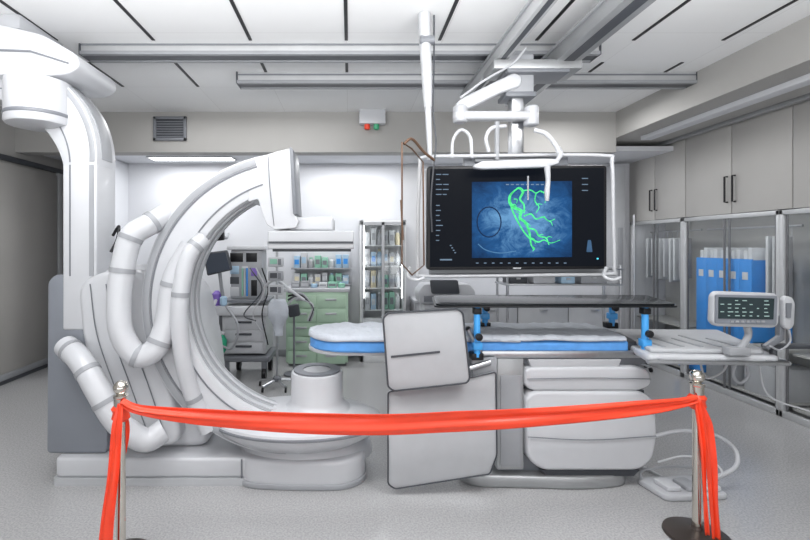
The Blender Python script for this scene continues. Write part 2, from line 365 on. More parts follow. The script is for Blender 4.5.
r=obj('c_ring',arc(B(),cx,cz,0,0,3.08,3.40,96,274,140,.02,f0=lambda d_:113/s,f1=outer),white,t)
obj('inner_track',arc(B(),cx,cz,113/s-.006,113/s+.004,3.13,3.35,98,266,90,.002),lgrey,r)
for q in (3.16,3.27): obj('ring_rail',arc(B(),cx,cz,113/s-.014,113/s-.004,q,q+.045,98,266,90,.002),white2,r)
obj('ring_edge_panel',arc(B(),cx,cz,0,0,3.074,3.084,108,264,90,.001,f0=lambda d_:outer(d_)-9/s,f1=lambda d_:outer(d_)-2.5/s),lgrey,r)
obj('ring_seam',arc(B(),cx,cz,121/s,122.4/s,3.074,3.084,108,266,90,.001),mgrey,r)
obj('ring_seam',arc(B(),cx,cz,0,0,3.074,3.084,108,266,90,.0005,f0=lambda d_:outer(d_)-11/s,f1=lambda d_:outer(d_)-9.6/s),mgrey,r)
d=obj('detector_arm',pp(B(),[(250,160.5),(262,156),(276,151.5),(290,148),(293,150),(294,214),(299,221),(296,228),(274,230),(266,224),(262,212),(258,199),(248,202)],146.2,.35,2.5,.008,3),white,t)
obj('arm_cap',pp(B(),[(289.5,146.5),(293,149),(296.5,214),(293,214)],147,.34,1,.003),mgrey,d)
obj('arm_seam',tube(B(),[P(268,156,146.5),P(270,190,146.5),P(274,226,146.5)],.0025,6),mgrey,d)
n=obj('detector_neck',box(B(),X(290,140),X(334,140),3.12,3.44,Z(231,142),Z(217,142),.02,3),white,t)
q=obj('detector_panel',box(B(),X(271,140),X(354,140),3.08,3.5,Z(249,142),Z(231,142),.012,3),offw,t)
obj('detector_face',box(B(),X(275,140),X(351,140),3.11,3.47,Z(251.5,142),Z(248.6,142),.004),dgrey,q)
obj('bumper_strip',box(B(),X(272,140),X(353,140),3.072,3.08,Z(243.5,142),Z(241.5,142)),dgrey,q)
k_=obj('tube_cradle',lathe(B(),[(.20,.24),(.44,.26),(.58,.34),(.61,.385),(.60,.41),(.52,.45),(.40,.475),(.28,.49)],(X(298,s),3.27,0),56,1,.62),white,t)
obj('cradle_band',lathe(B(),[(.604,.372),(.616,.378),(.616,.390),(.604,.396)],(X(298,s),3.27,0),56,1,.62),mgrey,k_)
x_=obj('x_ray_tube',lathe(B(),[(.27,.46),(.22,.495),(.195,.515),(.187,.54),(.187,.725),(.182,.735),(.165,.74)],(X(316,s),3.27,0),40),white,t)
obj('tube_rim',lathe(B(),[(.168,.735),(.168,.752),(.10,.752),(.10,.738)],(X(316,s),3.27,0),40),mgrey,x_)
obj('tube_window',lathe(B(),[(.10,.73),(.10,.745)],(X(316,s),3.27,0),32),offw,x_)
def hose(pts,s0,r,marks=(.12,.88)):
    w=[P(a,b_,s0+ds)for a,b_,ds in pts]
    h=obj('cable_hose',tube(B(),w,r,20,8),white,t,ang=60)
    c=cr(w,8)
    for m_ in marks:
        i=int(m_*(len(c)-2)); d_=(c[i+1]-c[i]).normalized(); obj('hose_collar',cyl(B(),c[i]-d_*.016,c[i]+d_*.016,r*1.06,24),lgrey,h)
hose([(166,214,-2),(150,224,2),(132,236,5),(124,262,6),(119,300,7),(122,334,7),(137,355,6),(154,350,5),(166,324,3),(174,280,2),(192,246,0)],145,.076,(.1,.22,.33,.62,.75,.9))
hose([(204,238,0),(188,258,3),(180,300,4),(181,345,3),(190,388,1),(208,430,-1)],146,.056,(.12,.4,.88))
hose([(66,346,0),(82,362,5),(98,390,8),(118,422,8),(145,440,5),(164,430,2)],146,.076,(.08,.3,.5))
# ================================================================ PATIENT TABLE
s=146
xl,xr=X(305,s),X(655,s)
t=thing('patient_table','white patient table with a long padded top on a heavy pedestal','examination table',(1.3,3.35,0))
def outline(x0,x1,y0,y1,r=.26):
    ym=(y0+y1)/2;hw=(y1-y0)/2;L=[]
    for i in range(13):
        a=PI/2+PI*i/12; L.append((x0+r+r*math.cos(a),ym+hw*math.sin(a)))
    return L+[(x1,y0),(x1,y1)]
obj('tabletop',prism(B(),[(a,b_,.885) for a,b_ in outline(xl,xr,3.10,3.62)],(0,0,.03),.008),offw,t)
obj('mattress',prism(B(),[(a,b_,.915) for a,b_ in outline(xl+.02,xr-.03,3.11,3.61)],(0,0,.065),.02,3),dgrey,t)
ra=obj('accessory_rail',box(B(),X(470,s),X(652,s),3.055,3.07,Z(357,s),Z(350,s),.003),steel,t)
for px in (480,520,560,600,640): obj('rail_spacer',box(B(),X(px,s)-.012,X(px,s)+.012,3.07,3.105,Z(356,s),Z(351,s)),steel,ra)
obj('undercarriage',pp(B(),[(470,356),(652,356),(640,366),(530,368),(522,362),(475,362)],145,.4,3,.01),mgrey,t)
obj('sliding_carriage',pp(B(),[(528,359),(622,359),(618,368),(532,368)],147,.4,2,.008),offw,t)
p=obj('lift_column',box(B(),X(497,147),X(524,147),3.06,3.40,Z(470,147),Z(358,147),.012),alu,t)
obj('column_face',box(B(),X(500,147),X(521,147),3.052,3.06,Z(466,147),Z(375,147),.003),lgrey,p)
obj('column_bellows',box(B(),X(524,146),X(530,146),3.14,3.4,Z(470,147),Z(362,147)),dgrey,t)
h=obj('upper_shroud',pp(B(),[(526,368),(640,367),(650,372),(652,385),(640,391),(532,391),(525,386)],148,.5,5,.018,4),white,t)
obj('shroud_seam',tube(B(),[P(527,379,148.4),P(590,378,148.4),P(651,379,148.4)],.003,6),mgrey,h)
obj('shroud_gap',pp(B(),[(532,390),(644,390),(644,393),(532,393)],147,.45),dgrey,t)
h=obj('pedestal_housing',pp(B(),[(526,398),(534,392),(644,392),(656,402),(658,436),(654,460),(640,471),(542,471),(528,460)],149,.58,9,.024,4),white,t)
obj('housing_seam',tube(B(),[P(527,414,149.5),P(590,411,149.5),P(656,413,149.5)],.004,6),mgrey,h)
obj('housing_seam',tube(B(),[P(528,437,149.5),P(590,440,149.5),P(656,436,149.5)],.0035,6),mgrey,h)
obj('housing_foot_gap',pp(B(),[(540,470),(640,470),(634,476),(548,476)],147,.4),dgrey,t)
obj('base_foot',plan(B(),[(X(463,149),3.06),(X(590,149),3.02),(X(640,149),3.08),(X(640,149),3.72),(X(463,149),3.66)],0,.085,.16,.02,3),alu,t)
obj('base_neck',box(B(),X(500,147),X(640,147),3.12,3.6,.07,.2,.03),mgrey,t)
quad=[(1.88,2.84),(2.68,2.80),(2.98,3.60),(2.05,3.62)]
e=obj('foot_extension',plan(B(),quad,.905,.955,.04,.015),white,t)
obj('extension_pad',plan(B(),[(1.93,2.89),(2.64,2.85),(2.90,3.55),(2.09,3.57)],.955,.985,.05,.012),offw,e)
for k2 in range(5):
    f_=.15+k2*.17; obj('pad_grip',box(B(),1.93+f_*.72,1.95+f_*.72,2.93,3.2+.1*(k2%2),.985,.99),lgrey,e)
b=B(); cyl(b,(1.86,2.81,.92),(2.70,2.77,.92),.014,10); cyl(b,(2.70,2.77,.92),(3.0,3.58,.92),.014,10)
for q1 in ((1.95,2.835),(2.3,2.82),(2.6,2.81)): box(b,q1[0]-.012,q1[0]+.012,q1[1]-.03,q1[1]+.02,.905,.935)
obj('side_rail',b,steel,e)
obj('support_strut',tube(B(),[(1.95,3.2,.9),(1.7,3.25,.86),(1.4,3.3,.84)],.03,10),steel,t)
b=B(); box(b,2.64,2.98,2.84,2.9,.99,1.02,.012); cyl(b,(2.7,2.87,.93),(2.7,2.87,1.0),.02,10); obj('arm_lever',b,dgrey,e)
def sheet(x0,x1,y0,y1,z,drop,amp,nx=150,nv=40,r=.26,seed=0,drop_var=.25):
    bm=B(); G=[]
    for i in range(nx+1):
        u=i/nx; x=x0+(x1-x0)*u; q=min(1,(x-x0)/r); hw=(y1-y0)/2*math.sqrt(max(.04,1-(1-q)**2)); ym=(y0+y1)/2; row=[]
        dd=drop*(1-drop_var*(.5+.5*noise.noise(Vector((x*4,seed,0)))))
        L=2*hw+2*dd
        for j in range(nv+1):
            v=j/nv*L
            nn=noise.noise(Vector((x*9,v*7,seed)))*amp+noise.noise(Vector((x*24,v*18,seed+5)))*amp*.6
            if v<dd: y=ym+hw+.012; zz=z-(dd-v); y+=abs(nn)*.6
            elif v<dd+2*hw: y=ym+hw-(v-dd); zz=z+nn+amp; 
            else: y=ym-hw-.012-abs(nn)*.8; zz=z-(v-dd-2*hw)
            row.append(bm.verts.new((x,y,zz)))
        G.append(row)
    for i in range(nx):
        for j in range(nv): bm.faces.new((G[i][j],G[i][j+1],G[i+1][j+1],G[i+1][j]))
    bmesh.ops.recalc_face_normals(bm,faces=bm.faces); return bm
def solid(o,th):
    m=o.modifiers.new('Solidify','SOLIDIFY'); m.thickness=th; m.offset=1; return o
o=obj('blue_drape',sheet(X(308,s),X(628,s),3.10,3.62,.985,.088,.004,seed=2,drop_var=.35),blue,label='bright blue disposable drape hanging over the front edge of the patient table',cat='drape',ang=80); solid(o,.004)
o=obj('white_sheet',sheet(xl+.01,X(520,s),3.09,3.61,1.012,.034,.012,seed=9,drop_var=.7),cloth,label='crumpled white sheet on the left half of the patient table',cat='sheet',ang=80); solid(o,.005)
o=obj('folded_sheet',sheet(X(478,s),X(626,s),3.09,3.60,1.012,.028,.011,seed=19,drop_var=.7,r=.04),cloth,label='wrinkled white sheet under the dark raised tray',cat='sheet',ang=80); solid(o,.005)
# ================================================================ RAISED TRAY
t=thing('raised_tray','dark glossy carbon tray raised on blue-clamped posts over the table','tray',(X(556,146),3.3,.95))
obj('tray_board',plan(B(),[(X(436,152),2.96),(X(677,152),2.96),(X(668,138),3.50),(X(440,138),3.50)],1.248,1.262,.05,.004),carbon,t)
obj('tray_edge',plan(B(),[(X(434,152),2.955),(X(679,152),2.955),(X(670,138),3.51),(X(438,138),3.51)],1.238,1.249,.05,.003),boardedge,t)
for px,yy,z0 in ((477,3.0,.905),(645,3.0,.925),(485,3.46,1.03),(612,3.46,1.03)):
    ss=450/yy; x=X(px,ss)
    l=obj('leg',cyl(B(),(x,yy,z0),(x,yy,1.245),.022,14),bluep,t)
    obj('clamp',box(B(),x-.026,x+.026,yy-.026,yy+.026,1.19,1.232,.006),black,l)
    obj('clamp',box(B(),x-.03,x+.03,yy-.03,yy+.03,z0+.05,z0+.10,.008),bluep,l)
    obj('knob',lathe(B(),[(.012,-.06),(.024,-.055),(.024,-.035),(.01,-.03)],(x,yy,z0+.14),14,axis='y'),black,l)
    obj('hook_foot',box(B(),x-.04,x+.04,yy-.02,yy+.06,z0-.02,z0+.025,.006),black,l)
# ================================================================ LEAD SHIELD PANELS
t=thing('radiation_shield','pale grey two-panel lead shield hanging from the side of the table','shield',(X(430,150),2.95,.05))
o1=[(383,318),(388,313),(458,309),(463,313),(470,378),(467,383),(394,391),(388,387)]
u=obj('upper_panel',pp(B(),o1,156,.03,3,.005),offw,t)
def edge(pts,s_,rr,close=True):
    q=rp([(a,b_,0) for a,b_ in pts],3); return tube(B(),[P(v[0],v[1],s_) for v in q],rr,6,1,closed=close)
obj('panel_edge',edge(o1,156.3,.006),dgrey,u)
obj('panel_slot',pp(B(),[(391,356),(440,351),(440,353),(391,358)],156.4,.02),dgrey,u)
o2=[(388,392),(470,378),(496,372),(497,455),(490,474),(395,489),(388,484)]
l=obj('lower_panel',pp(B(),o2,152,.025,3,.004),offw,t)
obj('panel_edge',edge(o2,152.3,.005),dgrey,l)
obj('hinge_arm',cyl(B(),P(425,385,154.5)+Vector((0,.05,0)),P(490,362,150),.02,12),steel,t)
obj('hinge_arm',cyl(B(),P(470,330,154)+Vector((0,.06,0)),P(480,352,148),.02,12),steel,t)
obj('top_strip',pp(B(),[(472,360),(497,358),(497,376),(474,379)],150,.04,1,.003),lgrey,t)
# ================================================================ CONTROL CONSOLE
s=162
t=thing('control_console','small white touch console with a dark readout screen on the side rail','control panel',(X(745,s),2.8,.94))
hs=obj('console_housing',pp(B(),[(714,296),(718,291.5),(776,293.5),(780,298),(779,324),(775,328),(717,326.5),(713,322)],s,.05,3,.01),white2,t)
obj('bezel',pp(B(),[(716,294.5),(777.5,296),(776.5,325),(715.5,323.5)],s+.5,.012,2),pgrey,hs)
sc=obj('screen',pp(B(),[(719,297),(774.5,298.5),(773.5,319.5),(718.5,318.5)],s+.7,.012),M('console_glass',(.03,.045,.05),.25,spec=.2),hs)
lit=EM('console_text',(.45,.62,.6),.9)
for i in range(5):
    for j in range(7):
        if random.random()<.7:
            xx=721+j*7.3; yy=300+i*3.8; obj('readout',pb(B(),xx,yy+.1*j,xx+random.uniform(1.5,5),yy+.8+.1*j,s+1.0,.004),lit,hs)
for j in range(7): obj('button',pb(B(),731+j*5.2,320.8,734+j*5.2,322.6,s+.9,.01),lgrey,hs)
b=B(); tube(b,[P(747,326,s-1),P(748,336,s-2),P(740,350,s-2)],.02,10); box(b,X(730,s),X(752,s),2.78,2.84,Z(356,s),Z(348,s),.006); obj('bracket',b,lgrey,t)
t=thing('hand_switch','slim grey hand control hanging to the right of the touch console','hand control',(X(789,s),2.8,.98))
obj('grip',pp(B(),[(784,300),(787,296),(793,297),(796,303),(795,326),(790,331),(785,327)],s,.04,3,.012),offw,t)
obj('key_strip',pp(B(),[(787,303),(792,303),(791,318),(787,318)],s+.5,.01,1),mgrey,t)
obj('cord',tube(B(),[P(789,330,s),P(790,342,s),P(780,350,s),P(770,346,s)],.006,8),lgrey,t)
obj('holder',pp(B(),[(780,316),(785,316),(785,340),(768,350),(766,346),(780,336)],s-2,.03,1,.004),mgrey,t)
obj('cable_loop',tube(B(),[P(736,362,160),P(733,375,158),P(740,383,157),P(748,376,157),P(746,362,158)],.009,10),lgrey,label='grey cable loop hanging under the foot-end tray',cat='cable')
obj('hanging_cable',tube(B(),[P(758,360,156),P(768,395,156),P(806,410,156),P(840,420,156)],.006,8),offw,label='thin pale cable sagging from the tray toward the right edge',cat='cable')
obj('looped_cable',tube(B(),[P(700,362,150),P(706,378,150),P(722,372,151),P(728,362,152)],.007,8),offw,label='thin pale cable draped in a shallow bow under the foot-end tray',cat='cable')
obj('tubing_loop',tube(B(),[P(655,436,148),P(680,431,146),P(712,434,146),P(734,448,147),P(736,466,150),P(716,478,152)],.013,12),white2,label='thick white hose looping on the floor behind the right post',cat='hose',ang=60)
obj('thin_tubing_loop',tube(B(),[P(658,462,148),P(684,456,147),P(712,462,150),P(722,474,152),P(705,482,153)],.007,12),offw,label='thin grey tube looping inside the thicker white hose on the floor',cat='hose',ang=60)
t=thing('foot_pedal','low white foot pedal unit on the floor behind the right barrier post','foot pedal',(X(696,152),2.98,0))
obj('pedal_base',plan(B(),[(2.03,2.88),(2.46,2.91),(2.40,3.16),(1.98,3.13)],0,.04,.05,.012),white2,t)
for i in range(3): obj('pedal',plan(B(),[(2.07+i*.13,2.93),(2.17+i*.13,2.935),(2.155+i*.13,3.07),(2.055+i*.13,3.06)],.04,.07,.02,.008),(white,lgrey,white)[i],t)
obj('pedal_guard',tube(B(),[(2.0,3.09,.03),(2.02,3.09,.11),(2.37,3.12,.11),(2.40,3.12,.03)],.009,10,3),lgrey,t)
obj('pedal_lead',tube(B(),[(2.2,3.14,.02),(2.1,3.5,.015),(1.95,3.7,.015),(1.8,3.72,.03)],.01,8),offw,t)
# ================================================================ MONITOR
s=136; y=D(s)
t=thing('wall_monitor','very large black flat monitor showing green vessels on a blue scan','monitor',(X(517,s),y,Z(270,s)))
body=pp(B(),[(427,166),(607,165),(607,269),(427,270)],s,.07,4,.008); obj('casing',body,black,t)
obj('screen',pp(B(),[(430,169),(604,168),(604,266),(430,267)],s+.15,.003),EM('screen_dark',(.002,.004,.009),1,0),t)
def scan():
    m,tt,bb=nt('scan_image'); tc=tt.nodes.new('ShaderNodeTexCoord'); mp=tt.nodes.new('ShaderNodeMapping'); mp.inputs['Location'].default_value=(-.5,-.5,-.5)
    tt.links.new(tc.outputs['Generated'],mp.inputs['Vector'])
    mp2=tt.nodes.new('ShaderNodeMapping'); mp2.inputs['Scale'].default_value=(1.4,0,1.4); tt.links.new(mp.outputs[0],mp2.inputs['Vector'])
    g=tt.nodes.new('ShaderNodeTexGradient'); g.gradient_type='SPHERICAL'; tt.links.new(mp2.outputs[0],g.inputs['Vector'])
    n=tt.nodes.new('ShaderNodeTexNoise'); n.inputs['Scale'].default_value=5; n.inputs['Detail'].default_value=8; n.inputs['Roughness'].default_value=.72; n.inputs['Distortion'].default_value=.6; tt.links.new(tc.outputs['Generated'],n.inputs['Vector'])
    mu=tt.nodes.new('ShaderNodeMath'); mu.operation='MULTIPLY'; 
    ad=tt.nodes.new('ShaderNodeMath'); ad.operation='ADD'; ad.inputs[1].default_value=.34
    tt.links.new(g.outputs['Fac'],ad.inputs[0]); tt.links.new(ad.outputs[0],mu.inputs[0]); tt.links.new(n.outputs['Fac'],mu.inputs[1])
    r=tt.nodes.new('ShaderNodeValToRGB'); e=r.color_ramp.elements; e[0].position=.15; e[0].color=(.008,.03,.09,1); e[1].position=.62; e[1].color=(.15,.36,.64,1)
    k=e.new(.38); k.color=(.02,.10,.28,1)
    tt.links.new(mu.outputs[0],r.inputs['Fac']); tt.links.new(r.outputs['Color'],bb.inputs['Emission Color']); bb.inputs['Emission Strength'].default_value=1.0; bb.inputs['Base Color'].default_value=(0,0,0,1); bb.inputs['Specular IOR Level'].default_value=.04; bb.inputs['Roughness'].default_value=.5
    return m
sp=obj('scan_image',pp(B(),[(472,182),(572,181),(572,257),(472,258)],s+.25,.002),scan(),t)
vgm=EM('vessel_green',(.08,.86,.24),1.2,.35,40)
def ves(pts,r): obj('vessel_trace',tube(B(),[P(a,c_,s+.35) for a,c_ in pts],[q*.44/s for q in r],6,6),vgm,sp)
ves([(514,191),(510,196),(510,203),(515,208),(521,211),(520,218),(525,222),(528,228),(530,236),(531,244),(534,250)],[1.8,3.2,3.8,3.2,3.0,2.6,2.0,1.2])
ves([(514,191),(519,188),(523,192),(520,199),(524,205),(524,213)],[1.8,2.8,2.0,1.6])
ves([(510,203),(513,212),(518,222),(524,232),(531,240)],[1.4,1.8,1.6,1.6])
ves([(528,228),(535,230),(539,236),(546,238),(549,245)],[1.6,1.8,1.6,1.0])
ves([(524,216),(531,214),(536,219),(543,217),(549,221),(555,219)],[1.8,1.5,1.3,.8])
ves([(521,191),(530,190),(536,193),(541,191),(546,196),(545,203)],[1.5,1.3,1.2,.8])
ves([(536,193),(535,201),(539,207),(536,213)],[1.3,1.2,.8])
ves([(530,238),(538,242),(544,240),(551,243),(560,240)],[1.6,1.4,1.1,.7])
rv=random.Random(7)
for a,c_ in ((512,206),(516,212),(521,214),(524,224),(530,238),(533,247),(539,236),(546,239),(543,217),(549,221),(541,192),(536,205),(514,199),(519,220)):
    an=rv.uniform(-1.2,1.2); L=rv.uniform(4,8); p1=(a+L*.5*math.cos(an)+rv.uniform(-1,1),c_+L*.5*math.sin(an)+rv.uniform(-1,1)); p2=(a+L*math.cos(an+.5),c_+L*math.sin(an+.5))
    ves([(a,c_),p1,p2],[1.2,1,.6])
sdark=EM('scan_shadow',(.008,.03,.09),1)
arcp=[(489+12*math.cos(a/24*PI*2),222-15*math.sin(a/24*PI*2)) for a in range(24)]
obj('skull_outline',tube(B(),[P(a,c_,s+.27) for a,c_ in arcp],.005,5,1,closed=True),sdark,sp)
obj('skull_outline',tube(B(),[P(a,c_,s+.28) for a,c_ in ((478,244),(486,250),(500,253),(516,251))],.004,5),EM('scan_pale',(.08,.22,.42),1),sp)
tx=EM('screen_text',(.25,.36,.5),.8)
def txt(a,b_,c_,d_,ds=.3): obj('screen_text',pb(B(),a,b_,c_,d_,s+ds,.002),tx,t)
for i in range(5):
    xx=436
    for w_ in range(random.choice((1,2,2))):
        L=random.uniform(3,6); txt(xx,174+i*5,xx+L,174.8+i*5); xx+=L+1.4
for i in range(8): txt(436,205+i*5,436+random.uniform(3,7),205.8+i*5)
for xx in range(506,545,5): txt(xx,184,xx+3,185,.35)
for i in range(4): txt(450+i*1.5,245+i*2.4,451.5+i*1.5,246+i*2.4)
for i in range(3): txt(582,178+i*6,588,178.8+i*6)
for i in range(12): txt(476+i*8,262.6,478.5+i*8,263.5)
txt(440,259,452,260.4)
obj('figure_icon',pp(B(),[(588,240),(591,240),(592.5,252),(586.5,252)],s+.3,.002,1),EM('icon_blue',(.07,.16,.3),.8),t)
obj('maker_badge',pb(B(),513,267.6,521,268.8,s+.4,.004),offw,t)
obj('power_light',pb(B(),597,258,598.5,259.3,s+.35,.003),EM('cyan_led',(.1,.7,.9),2),t)
t=thing('monitor_boom','white ceiling boom with tubular frame and handles carrying the large monitor','monitor arm',(X(517,s),3.5,Z(278,s)))
fr=[(420,163),(425,157),(480,156),(560,155),(608,156),(612,162),(613,215),(614,268),(611,274),(560,275),(480,276),(422,276),(418,270),(418,215)]
f_=obj('tube_frame',tube(B(),[P(a,c_,134) for a,c_ in fr],.014,10,4,closed=True),white,t,ang=60)
obj('lower_bar',box(B(),X(430,133),X(610,133),3.40,3.44,Z(277,133),Z(268,133),.006),lgrey,f_)
obj('mount_plate',box(B(),X(465,133),X(570,133),3.41,3.46,Z(255,133),Z(154,133),.008),mgrey,t)
obj('mount_beam',box(B(),X(475,133),X(555,133),3.38,3.5,Z(162,133),Z(155,133),.01),lgrey,t)
for px in (410,606): obj('handle',tube(B(),[P(px,268,140),P(px-2,276,144),P(px+6,280,145),P(px+14,278,144)],.012,10),white,t)
c=obj('drop_column',box(B(),X(510,126),X(522,126),3.53,3.63,Z(155,126),3.08,.008),steel,t)
obj('column_sleeve',box(B(),X(504,126),X(530,126),3.49,3.67,Z(97,126),Z(58,126),.012),lgrey,c)
obj('column_cap',box(B(),X(502,126),X(532,126),3.48,3.68,Z(100,126),Z(95,126),.008),mgrey,c)
obj('trolley',box(B(),1.10,1.78,3.44,3.72,3.0,3.075,.012),alu,t)
obj('trolley_underside',box(B(),1.2,1.68,3.43,3.7,2.97,3.0,.008),mgrey,t)
a=obj('swing_arm',pp(B(),[(455,105),(461,98),(500,79),(515,72),(523,77),(521,86),(500,93),(470,108),(457,112)],130,.10,4,.016,3),white,t)
obj('arm_cable',tube(B(),[P(460,98,131),P(485,80,131),P(512,64,131),P(526,48,131)],.009,8),white2,a)
obj('cross_arm',box(B(),X(453,130),X(537,130),3.41,3.50,Z(121,130),Z(112,130),.025,3),white,t)
obj('arm_joint',lathe(B(),[(.045,0),(.055,.01),(.055,.12),(.045,.13)],(X(460,130),3.46,Z(123,130)),20),white2,t)
obj('arm_joint',lathe(B(),[(.045,0),(.055,.01),(.055,.14),(.045,.15)],(X(531,130),3.46,Z(126,130)),20),white2,t)
obj('handle',tube(B(),[P(452,158,134),P(453,140,134),P(461,130,134),P(470,137,134),P(472,158,134)],.012,10),white,t)
obj('handle',tube(B(),[P(489,152,134),P(486,138,134),P(492,128,134),P(506,126,134)],.014,10),white,t)
obj('down_rod',cyl(B(),P(497,160,134),P(497,122,134),.018,10),lgrey,t)
obj('curved_link',tube(B(),[P(534,130,136),P(546,134,137),P(556,146,138),P(560,158,138)],.017,10),white,t)
t=thing('boom_controller','white handle bar with a hanging grip in front of the monitor top','handle',(X(530,142),3.17,Z(202,142)))
obj('controller_bar',pp(B(),[(474,165),(482,161),(545,158.5),(558,159),(560,163),(548,167),(484,169),(475,168)],142,.05,3,.010,3),white2,t)
obj('hanging_grip',tube(B(),[P(547,166,143),P(548,180,143),P(547,192,143),P(547,201,143)],[.022,.016,.019,.013],12),white2,t)
obj('pin',tube(B(),[P(528,176,143),P(528,200,143)],.006,8,1),lgrey,t)
obj('stem',tube(B(),[P(556,162,141),P(561,154,139),P(559,148,136.5)],.015,10),white,t)
t=thing('ceiling_pendant','narrow white pendant pole hanging from the ceiling left of the monitor','pendant',(X(427,140),3.21,Z(160,140)))
obj('pole',tube(B(),[(X(424,140),3.21,3.3),P(425,40,140),P(427,80,140),P(428,108,140)],[.045,.043,.038,.028],18,3),offw,t)
obj('lower_rod',tube(B(),[P(428,106,140),P(430,160,140)],[.024,.016],16,1),white2,t)
obj('pole_cable',tube(B(),[P(434,0,139),P(434,60,140),P(433,110,140),P(436,140,140),P(434,164,140),P(431,200,140),P(432,232,140)],.006,8),dgrey,t)
obj('cable_strap',tube(B(),[P(420,40,141),P(434,40,141)],.03,10,1),mgrey,t)
t=thing('glass_shield','clear lead-glass screen with a bronze edge hanging left of the monitor','shield',(X(415,145),3.1,Z(272,145)))
A=[P(402,142,150),P(402,264,150),P(412,275,147),P(424,265,139),P(423,162,139),P(412,149,146)]
bm=B(); vs=[bm.verts.new(v) for v in A]; bm.faces.new(vs); o=obj('pane',bm,smoke,t)
obj('pane_edge',tube(B(),A,.006,8,1,closed=True),bronze,t)
obj('suspension_arm',tube(B(),[P(404,144,150),P(412,139,148),P(424,152,144),P(434,160,141)],.010,8),bronze,t)
obj('pane_grip',tube(B(),[P(401,200,150.5),P(403,240,150.5)],.007,8,1),bronze,t)
# ================================================================ RECESS EQUIPMENT
s=82; y=D(s)
t=thing('anaesthesia_cart','grey and white anaesthesia workstation on castors with rack of instruments','medical cart',(X(245,s),y+.3,0))
obj('cabinet_body',box(B(),X(222,s),X(266,s),y,y+.5,Z(354,s),Z(314,s),.015),offw,t)
for i in range(3):
    d=obj('drawer',box(B(),X(225,s),X(263,s),y-.012,y+.002,Z(329+i*12,s),Z(318.5+i*12,s),.006),white2,t)
    obj('drawer_pull',box(B(),X(236,s),X(252,s),y-.03,y-.01,Z(323+i*12,s),Z(321+i*12,s),.003),dgrey,d)
obj('worktop',box(B(),X(196,s),X(268,s),y-.06,y+.5,Z(315,s),Z(306,s),.015),white,t)
obj('top_rack',box(B(),X(228,s),X(260,s),y+.12,y+.45,Z(300,s),Z(250,s),.015),lgrey,t)
for a in ((230,253,243,262,black),(246,253,257,262,black),(230,266,239,274,pblu),(230,277,239,284,dgrey),(230,287,239,296,white2),(242,266,248,297,white2),(251,268,257,276,purple),(251,280,257,296,black)):
    obj('instrument_panel',pb(B(),a[0],a[1],a[2],a[3],80.3,.04,.004),a[4],t)
for i,(px,mm) in enumerate(((242.5,pmint),(244.8,white2),(247,bluebox))): obj('gauge_tube',cyl(B(),P(px,268,80.6),P(px,296,80.6),.01,8),mm,t)
obj('rack_shelf',box(B(),X(222,s),X(268,s),y+.02,y+.45,Z(303,s),Z(300,s),.004),mgrey,t)
obj('rack_top',box(B(),X(225,s),X(264,s),y+.08,y+.45,Z(250,s),Z(246,s),.01),white,t)
obj('base_frame',box(B(),X(222,s),X(270,s),y-.02,y+.52,Z(362,s),Z(356,s),.015),mgrey,t)
obj('left_post',box(B(),X(214,s),X(219,s),y+.2,y+.28,Z(370,s),Z(300,s),.01),mgrey,t)
obj('jointed_arm',tube(B(),[P(262,300,82.5),P(266,286,84),P(276,280,85),P(290,290,85),P(304,300,84)],.018,10),white,t)
for px,yy in ((226,y+.02),(264,y+.02),(230,y+.45),(264,y+.45)):
    cc=obj('castor',lathe(B(),[(.035,-.03),(.072,-.022),(.072,.022),(.035,.03)],(X(px,s),yy,.072),20,axis='x'),black,t)
    obj('castor_fork',box(B(),X(px,s)-.035,X(px,s)+.035,yy-.02,yy+.02,.08,.25,.01),mgrey,cc)
obj('bellows_bottle',lathe(B(),[(.05,0),(.06,.02),(.06,.14),(.02,.18)],(X(215,s),y+.08,Z(306,s)),18),purple,t)
obj('sensor_housing',lathe(B(),[(.03,0),(.045,.02),(.045,.1),(.02,.12)],(X(223,s),y+.02,Z(306,s)),18),pblu,t)
obj('green_reservoir',lathe(B(),[(.02,0),(.055,.05),(.06,.16),(.02,.24)],(X(224,s),y-.09,Z(352,s)),18),M('green_bag',(.02,.36,.2),.4),t)
obj('breathing_hose',tube(B(),[P(216,300,83),P(212,312,85),P(214,328,85),P(224,334,85)],.018,8),white2,t)
obj('breathing_hose',tube(B(),[P(226,306,83),P(238,326,86),P(232,348,86),P(220,345,85)],.014,8),lgrey,t)
for i,(q,mm) in enumerate(((0,black),(3,white2),(6,dgrey))): obj('side_cable',tube(B(),[P(262-q*2,268,82.5),P(268-q,290,84),P(262-q*3,314,84),P(268-q*2,345-q*4,84)],.008,8),mm,t)
t=thing('patient_monitor','dark tilted flat patient monitor at the left of the anaesthesia cart','monitor',(X(212,84),5.36,1.3))
obj('casing',pp(B(),[(203,253),(227,250),(232,270),(207,276)],84.6,.05,2,.01),dgrey,t)
obj('screen',pp(B(),[(205,255),(225.5,252),(230,269),(208.5,274)],84.9,.012),M('dim_glass',(.05,.06,.08),.3,spec=.2),t)
obj('support_arm',tube(B(),[P(218,270,83.5)+Vector((0,.06,0)),P(219,288,83)+Vector((0,.1,0)),P(222,304,82)+Vector((0,.1,0))],.022,10),lgrey,t)
t=thing('wall_screen','small dark screen on a bracket above the patient monitor','monitor',(X(214,76),5.9,1.6))
obj('casing',pp(B(),[(208,222),(223,220),(224,240),(209,242)],76,.05,1.5,.008),black,t)
obj('support_arm',tube(B(),[P(216,232,75.5),P(226,238,74),P(228,234,68)],.02,8),lgrey,t)
